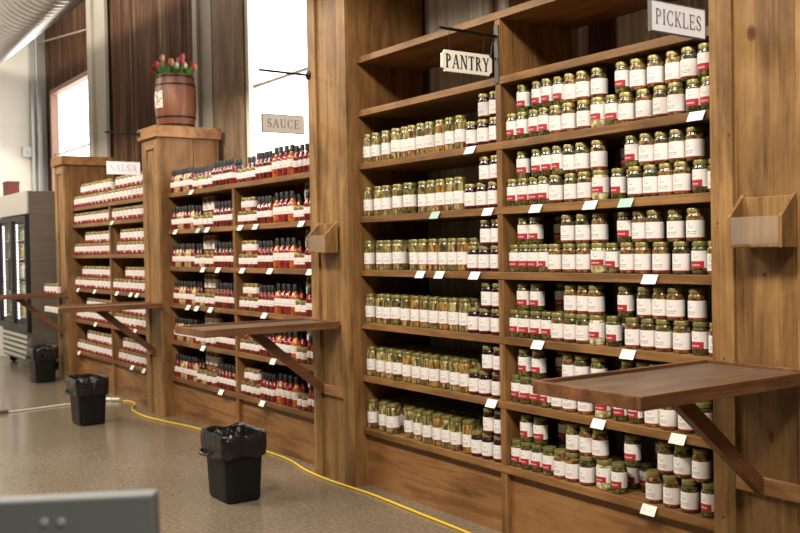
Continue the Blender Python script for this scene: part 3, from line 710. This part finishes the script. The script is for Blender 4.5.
def bin_(label, x, y, seed, rz=0.0, hh=.375):
    t = thing('waste_bin', label, 'waste bin', (x, y, 0), 'black waste bins on the floor'); t.rotation_euler.z = rz
    bm = bmesh.new()
    loops(bm, [rr(.130, .092, .03, 0), rr(.143, .103, .034, .012), rr(.160, .119, .04, hh - .02), rr(.165, .124, .04, hh - .018), rr(.167, .126, .042, hh), rr(.160, .119, .038, hh), rr(.140, .098, .03, .02)], True, True)
    obj('bin_body', bm, m_black, t, smooth=True, local=True)
    def ruff(ring, amp, down=0.0):
        out = []
        for p in ring:
            d = Vector((p.x, p.y, 0)).normalized()
            n1 = mnoise.noise(Vector((p.x * 22 + seed, p.y * 22, p.z * 9))); n2 = mnoise.noise(Vector((p.x * 60 + seed, p.y * 60, p.z * 14)))
            out.append(p + d * (amp * (n1 + .6 * n2)) + Vector((0, 0, down * (n1 + .5 * n2))))
        return out
    bm = bmesh.new()
    a, b = .167, .126
    loops(bm, [ruff(rr(.105, .070, .03, .16), .02), ruff(rr(.138, .098, .035, .26), .022, .02), ruff(rr(a - .012, b - .012, .04, hh - .03), .016, .01), ruff(rr(a - .003, b - .003, .042, hh + .004), .006, .012), ruff(rr(a + .006, b + .006, .044, hh + .012), .005, .014), ruff(rr(a + .012, b + .012, .046, hh), .008),
               ruff(rr(a + .013, b + .013, .046, hh - .035), .010), ruff(rr(a + .011, b + .011, .046, hh - .07), .012, .006), ruff(rr(a + .009, b + .009, .046, hh - .10), .009, .012), ruff(rr(a + .005, b + .005, .046, hh - .125), .007, .03)], True)
    obj('bin_bag', bm, m_bag, t, smooth=True, local=True)
    bm = bmesh.new(); y_ = -(b + .017)
    tube(bm, smooth_path([(-a - .006, -.05, hh - .04), (-a - .006, -.09, hh - .08), (-.14, y_, hh - .115), (-.10, y_, hh - .128), (-.05, y_ + .002, hh - .120), (0, y_ + .004, hh - .10)], 5), .010, 8, rfun=lambda q: .4 + .6 * math.sin(q * PI)); obj('bag_fold', bm, m_bag, t, smooth=True, local=True)
bin_('nearest black waste bin with draped bag before the sauce shelves', -5.00, -.725, 1.3)
bin_('middle black waste bin with draped bag in front of the salsa shelves', -7.97, -.67, 5.1)
bin_('farthest black waste bin with crumpled bag beside the steel cooler', -10.93, -.29, 9.7)

# ------------------------------------------------------------------ cords on the floor
yc = thing('extension_cord', 'yellow extension cord running along the foot of the shelves', 'cord', (-6, -.1, 0))
pts = [(-8.90, -.07, .007), (-8.80, -.03, .007), (-8.62, -.05, .007), (-8.42, -.15, .007), (-8.22, -.19, .007), (-7.93, -.205, .007), (-7.60, -.16, .007), (-7.10, -.07, .007), (-6.5, -.035, .007), (-5.98, -.035, .007), (-5.65, -.035, .007), (-5.30, -.095, .007), (-4.98, -.112, .007), (-4.75, -.099, .007), (-4.51, -.09, .007), (-4.06, -.105, .007), (-3.62, -.118, .007), (-3.0, -.15, .007), (-2.2, -.22, .007), (-1.2, -.3, .007)]
bm = bmesh.new(); tube(bm, smooth_path(pts, 8), .0065, 8); obj('cable', bm, m_yellow, yc, smooth=True)
bm = bmesh.new(); tube(bm, [(-9.0, -.14, .017), (-8.93, -.09, .017)], .016, 10); obj('socket', bm, m_white_cord, yc, smooth=True)
wc = thing('extension_cord', 'off-white cord crossing the floor to the yellow cord', 'cord', (-9, -.7, 0))
bm = bmesh.new(); tube(bm, smooth_path([(-9.06, -.185, .008), (-9.05, -.35, .008), (-9.03, -.62, .008), (-8.97, -.95, .008), (-8.93, -1.16, .008), (-8.85, -1.5, .008), (-8.8, -2.0, .008)], 6), .0075, 8); obj('cable', bm, m_white_cord, wc, smooth=True)
bm = bmesh.new(); tube(bm, [(-9.055, -.195, .017), (-9.01, -.148, .017)], .015, 10); obj('plug', bm, m_paper, wc, smooth=True)
bm = bmesh.new(); tube(bm, [(-8.945, -1.09, .0175), (-8.925, -1.22, .0175)], .017, 10); obj('plug', bm, flat('brown_rubber', (.14, .06, .035), .5), wc, smooth=True)

# ------------------------------------------------------------------ keg of tulips
KX, KY, KZ = -7.99, .155, 2.479
k = thing('wooden_keg', 'small wooden keg with black hoops and paper label, on the capped pier', 'keg', (KX, KY, KZ))
bm = bmesh.new(); pr = []
KR = lambda q: .158 + .020 * math.sin(PI * q)
for i in range(17): pr.append((KR(i / 16), .46 * i / 16))
pr += [(.146, .46), (.144, .40)]
seg = 36; lathe(bm, pr, seg)
for v in bm.verts:
    a = math.atan2(v.co.y, v.co.x); v.co.x *= 1 - .012 * (abs(math.sin(a * 9)) < .2); v.co.y *= 1 - .012 * (abs(math.sin(a * 9)) < .2)
obj('staves', bm, m_keg, k, smooth=True, local=True)
for q in (.045, .19, .80, .955):
    bm = bmesh.new(); z = .46 * q; r = KR(q)
    lathe(bm, [(r - .004, z - .007), (KR(q - .015) + .003, z - .007), (KR(q + .015) + .003, z + .007), (r - .004, z + .007)], 36); obj('hoop', bm, m_iron, k, smooth=True, local=True)
m = NT('printed_keg_label'); v = m.coords((1, 1, 1)); nn = m.noise(v, 40, 4, .7)
m.base(m.ramp(nn, [(.40, (.10, .07, .05)), (.52, (.66, .60, .50)), (.6, (.74, .70, .62))])); m_klab = m.set(Roughness=.7)
bm = bmesh.new(); rows = []
for i in range(7):
    z = .165 + .145 * i / 6; r = KR(z / .46) + .003; rows.append([bm.verts.new((r * math.cos(math.radians(-78 + 40 * j / 10 - 20)), r * math.sin(math.radians(-78 + 40 * j / 10 - 20)), z)) for j in range(11)])
for a, b in zip(rows, rows[1:]):
    for j in range(10): bm.faces.new((a[j], a[j + 1], b[j + 1], b[j]))
obj('paper_label', bm, m_klab, k, smooth=True, local=True)
bm = bmesh.new(); lathe(bm, [(.134, .395), (.05, .405), (.01, .405)], 24); obj('soil', bm, flat('dark_soil', (.03, .02, .012), .9), k, local=True)
TUL = [('red', -.17, .07, 'outermost left'), ('deep pink', -.115, .085, 'second from left'), ('pink', -.085, .095, 'third from left'), ('peach', -.07, .155, 'tallest at left of centre'), ('orange', -.012, .135, 'tall, left of the middle'), ('coral', .02, .105, 'low, in the middle'), ('pink', .075, .135, 'tall, right of the middle'), ('white', .062, .075, 'white bloom nearest the rim'), ('rose', .115, .165, 'tallest at right of centre'), ('deep pink', .118, .105, 'below the tallest right bloom'), ('ivory', .135, .075, 'ivory bloom at right of rim'), ('red', .185, .095, 'second from right'), ('orange', .225, .06, 'outermost right')]
TC = {'red': (.66, .03, .06), 'deep pink': (.80, .10, .17), 'pink': (.90, .30, .32), 'peach': (.92, .50, .36), 'orange': (.92, .30, .12), 'coral': (.92, .38, .22), 'white': (.85, .82, .72), 'ivory': (.84, .78, .55), 'rose': (.80, .18, .20)}
TM = {c: flat('tulip_%s_petals' % c.replace(' ', '_'), v, .5) for c, v in TC.items()}
m_stem = flat('tulip_green', (.10, .30, .05), .5)
m_leaf = flat('tulip_leaf_green', (.13, .36, .06), .5)
for n, (c, s, hgt, where) in enumerate(TUL):
    # s runs along the picture's left-right direction across the keg mouth
    s = s * .95 - .035; dx, dy = .5675 * s, .823 * s; dep = random.uniform(-.05, .05)
    bx_, by_ = KX + dx * .45 - .82 * dep * .3, KY + dy * .45 + .567 * dep * .3
    tx, ty = KX + dx - .82 * dep, KY + dy + .567 * dep; z0 = KZ + .405; z1 = KZ + .450 + hgt * .86
    t = thing('tulip', '%s tulip in the keg, %s' % (c, where), 'flower', (bx_, by_, z0), 'tulips in the keg')
    bm = bmesh.new(); tube(bm, smooth_path([(bx_, by_, z0), ((bx_ * .6 + tx * .4), by_ * .6 + ty * .4, (z0 + z1) / 2), (tx, ty, z1)], 4), .0045, 6); obj('stem', bm, m_stem, t, smooth=True)
    bm = bmesh.new()
    for p in range(6):
        a = p * PI / 3; ro = .023 if p % 2 else .026
        prev = None
        for q in range(6):
            f = q / 5; r = ro * (math.sin(min(1, f * 1.25 + .12) * PI * .62)) * (1 - .25 * f * f) ; wv = .55 * math.sin((f * .86 + .10) * PI) 
            zc = z1 - .004 + .064 * f
            cur = [bm.verts.new((tx + r * math.cos(a + o_ * wv), ty + r * math.sin(a + o_ * wv), zc)) for o_ in (-1, 0, 1)]
            if prev:
                for i in range(2): bm.faces.new((prev[i], prev[i + 1], cur[i + 1], cur[i]))
            prev = cur
    obj('bloom', bm, TM[c], t, smooth=True)
    for sgn in (0, 1, 2):
        bm = bmesh.new(); la = random.uniform(-.6, .6) + sgn * 2.1; L = random.uniform(.12, .17); prev = None
        for q in range(7):
            f = q / 6; w = .019 * math.sin((f * .9 + .1) * PI) + .001; o2 = .05 * f * f + .01 * f
            px_, py_ = bx_ + (tx - bx_) * f * .7 + o2 * .8 * math.cos(la), by_ + (ty - by_) * f * .7 + o2 * .8 * math.sin(la)
            ax, ay = -math.sin(la) * w, math.cos(la) * w
            cur = [bm.verts.new((px_ - ax, py_ - ay, z0 + L * f + .004)), bm.verts.new((px_, py_, z0 + L * f)), bm.verts.new((px_ + ax, py_ + ay, z0 + L * f + .004))]
            if prev:
                for i in range(2): bm.faces.new((prev[i], prev[i + 1], cur[i + 1], cur[i]))
            prev = cur
        obj('leaf', bm, m_leaf, t, smooth=True)

# ------------------------------------------------------------------ glass-door cooler
FX0, FX1, FY0, FY1, FZ = -13.42, -11.90, -.16, .50, 2.165
m = NT('brushed_steel'); n = m.noise(m.coords((1, 1, 16)), 2.5, 4, .6); m.base(m.ramp(n, [(.3, (.13, .10, .078)), (.7, (.185, .15, .12))])); m_steel = m.set(Roughness=.42, Metallic=.35)
m_header = flat('bright_steel', (.62, .60, .57), .28, .85)
m_gas = flat('black_gasket', (.005, .005, .0055), .5)
m_cool = flat('white_liner', (.75, .76, .74), .5)
m = NT('cooler_led'); m.p.inputs['Emission Color'].default_value = (1, .95, .95, 1); m.p.inputs['Emission Strength'].default_value = 5; m_led = m.m
f = thing('display_cooler', 'stainless two-door glass cooler on casters at the far end', 'cooler', ((FX0 + FX1) / 2, .2, 0))
bm = bmesh.new()
for d in ((FX1 - .03, FX1, FY0, FY1, .10, FZ), (FX0, FX0 + .03, FY0, FY1, .10, FZ), (FX0 + .03, FX1 - .03, FY0, FY1, FZ - .03, FZ), (FX0 + .03, FX1 - .03, FY0, FY1, .10, .46), (FX0 + .03, FX1 - .03, FY1 - .03, FY1, .46, FZ - .03)): box(bm, *d, bevel=.003)
obj('cabinet', bm, m_steel, f)
bxo('header', (FX0 - .005, FX1 + .005, FY0 - .03, FY0 - .0005, 1.89, FZ + .005), m_header, f, bevel=.012)
bxo('inner_liner', (FX0 + .031, FX1 - .031, FY1 - .04, FY1 - .031, .461, FZ - .031), m_cool, f, bevel=0)
for a, b in ((FX0 + .02, -12.665), (-12.655, FX1 - .005)):
    bm = bmesh.new(); y0, y1 = FY0 - .055, FY0 - .003; fr = .055
    for d in ((a, a + fr, .47, 1.875), (b - fr, b, .47, 1.875), (a + fr, b - fr, .47, .47 + fr + .02), (a + fr, b - fr, 1.875 - fr, 1.875)): box(bm, d[0], d[1], y0, y1, d[2], d[3], .003)
    dr = obj('door', bm, m_gas, f)
    bxo('door_glass', (a + fr, b - fr, y0 + .02, y0 + .026, .47 + fr + .02, 1.875 - fr), m_glass, dr, bevel=0)
    bm = bmesh.new(); tube(bm, [(a + .03, y0 - .001, .95), (a + .03, y0 - .03, .97), (a + .03, y0 - .03, 1.35), (a + .03, y0 - .001, 1.37)], .008, 8); obj('handle', bm, m_gas, dr, smooth=True)
    bm = bmesh.new()
    for q in range(26):
        zz = .60 + q * .046; box(bm, a + fr + .012, a + fr + .034, FY0 + .0, FY0 + .012, zz, zz + .030)
    obj('light_strip', bm, m_led, f)
for i in range(5): bxo('wire_shelf', (FX0 + .032, FX1 - .032, FY0 + .03, FY1 - .045, .62 + .24 * i, .628 + .24 * i), m_galv, f, bevel=0)
bxo('lower_panel', (FX0 + .01, FX1 - .01, FY0 - .012, FY0 - .0005, .10, .455), flat('dark_grille_back', (.08, .075, .07), .5), f, bevel=0)
for i in range(5): bxo('grille_slat', (FX0 + .05, FX1 - .12, FY0 - .035, FY0 - .0125, .125 + .066 * i, .165 + .066 * i), m_header, f, bevel=.004)
for x in (FX0 + .12, FX1 - .12):
    for y in (FY0 + .09, FY1 - .09):
        bm = bmesh.new(); lathe(bm, [(.045, -.016), (.05, -.012), (.05, .012), (.045, .016)], 18)
        for v in bm.verts: v.co = Vector((x + v.co.z, y + v.co.x, .05 + v.co.y))
        box(bm, x - .022, x + .022, y - .012, y + .03, .085, .101)
        obj('caster', bm, m_gas, f, smooth=True)
bm = bmesh.new(); lathe(bm, [(.024, 0), (.027, .004), (.027, .12), (.012, .155), (.012, .175), (.015, .176), (.015, .195)], 12)
drinks = [chunk('drink_green', [(.30, .42, .20), (.45, .55, .30)], 30), chunk('drink_white', [(.70, .70, .62), (.8, .8, .74)], 30), chunk('drink_amber', [(.50, .34, .14), (.62, .46, .2)], 30)]
pd = []
for dm in drinks:
    b2 = bm.copy(); o = obj('drink_bottle', b2, dm, smooth=True, local=True); pd.append(o)
    b3 = bmesh.new(); lathe(b3, [(.0157, .175), (.0157, .196), (.013, .198)], 12); obj('cap', b3, m_paper, o, smooth=True, local=True)
bm.free(); used = [False] * 3
for i in range(5):
    for j in range(16):
        x = FX0 + .12 + j * .088; y = FY0 + .09; q = (j // 3 + i) % 3; z = .6285 + .24 * i
        if not used[q]: o = pd[q]; used[q] = True; o.location = (x, y, z)
        else: o = dup(pd[q], (x, y, z))
        tag(o, 'pale drink bottle lit up on a wire shelf inside the glass-door cooler', 'bottle', 'drink bottles in the cooler')
bm = bmesh.new(); box(bm, -13.40, -13.14, -.13, .02, FZ + .001, FZ + .175, .006)
c = thing('storage_carton', 'dark red carton lying on top of the steel cooler', 'carton', (-13.27, -.05, FZ))
m_car = flat('dark_red_card', (.17, .035, .025), .7); obj('carton_body', bm, m_car, c)
bxo('carton_lid', (-13.405, -13.135, -.135, .025, FZ + .1755, FZ + .20), m_car, c)

# white control box and its cable on the far end wall
t = thing('control_box', 'small white control box on the far white wall', 'box', (XE, .36, 2.85))
bxo('housing', (XE + .001, XE + .06, .28, .44, 2.78, 2.92), m_paper, t, bevel=.008)
bxo('dial', (XE + .0605, XE + .07, .33, .38, 2.83, 2.88), m_cream, t, bevel=.004)
bm = bmesh.new(); tube(bm, smooth_path([(XE + .04, .435, 2.79), (XE + .05, .45, 2.72), (XE + .05, .47, 2.55), (XE + .11, .49, 2.3), (XE + .11, .49, 1.6)], 6), .007, 8); obj('cable', bm, m_galv, t, smooth=True)

# ------------------------------------------------------------------ spiral duct overhead
DY, DZ, DR = -.86, 3.765, .36
m = NT('spiral_duct_metal'); n = m.noise(m.coords((1, 1, 1), rand=False), 1.2, 3); m.base(m.ramp(n, [(.3, (.50, .49, .46)), (.7, (.62, .61, .58))])); m_duct = m.set(Roughness=.28, Metallic=.9)
d = thing('spiral_duct', 'round spiral metal air duct hanging under the ceiling', 'duct', (-7, DY, DZ))
bm = bmesh.new(); rings = []; x = XE + .002; step = .03; q = 0
while x < 1.0:
    r = DR + (.008 if q % 4 == 0 else 0.0); rings.append([bm.verts.new((x, DY + r * math.cos(2 * PI * i / 40), DZ + r * math.sin(2 * PI * i / 40))) for i in range(40)]); x += step; q += 1
for a, b in zip(rings, rings[1:]):
    for i in range(40): bm.faces.new((a[i], a[(i + 1) % 40], b[(i + 1) % 40], b[i]))
obj('duct_tube', bm, m_duct, d, smooth=True)
for x in (-12.0, -8.5, -5.0, -1.5):
    for s in (-1, 1):
        bm = bmesh.new(); tube(bm, [(x, DY + s * (DR + .011), DZ), (x, DY + s * (DR + .011), 4.999)], .005, 6); obj('hanger_rod', bm, m_galv, d)

# ------------------------------------------------------------------ blurred grey panel close to the camera
R3 = Matrix.Rotation(math.atan2(.823, .5675), 3, 'Z')
corner = Vector((-1.2, -2.57, 1.093))
g = thing('panel_stand', 'out-of-focus grey panel on a post in the near lower left corner', 'panel', (0, 0, 0))
g.location = corner + R3 @ Vector((-.25, .02, 0)); g.location.z = 0; g.rotation_euler.z = math.atan2(.823, .5675)
m_grey = flat('grey_plastic', (.15, .162, .165), .65)
bm = bmesh.new(); box(bm, -.33, .25, -.015, .015, .78, 1.086, .004, rot=Matrix.Translation((.25, 0, 1.086)).to_4x4() @ Matrix.Rotation(math.radians(-1.7), 4, 'Y') @ Matrix.Translation((-.25, 0, -1.086))); obj('panel', bm, m_grey, g, local=True)
bm = bmesh.new(); tube(bm, [(0, .03, .02), (0, .03, .95)], .02, 12); obj('post', bm, m_grey, g, local=True, smooth=True)
bm = bmesh.new(); lathe(bm, [(.17, 0), (.17, .012), (.03, .024)], 24, c=(0, .03, 0)); obj('base', bm, m_grey, g, local=True, smooth=True)
for dx in (.108, .130):
    bm = bmesh.new(); lathe(bm, [(.0055, 0), (.0055, .0012), (.004, .0016)], 14)
    for v in bm.verts: v.co = Vector((dx + v.co.x, -.0155 - v.co.z, 1.052 + v.co.y))
    obj('light_glint', bm, flat('pale_glint', (.36, .37, .37), .5), g, local=True, smooth=True)  # pale discs stand in for two light reflections on the panel

# leftovers: prototypes that were never placed
for kk, o in PROTO.items():
    if kk not in USED:
        for ch in list(o.children): bpy.data.objects.remove(ch)
        bpy.data.objects.remove(o)
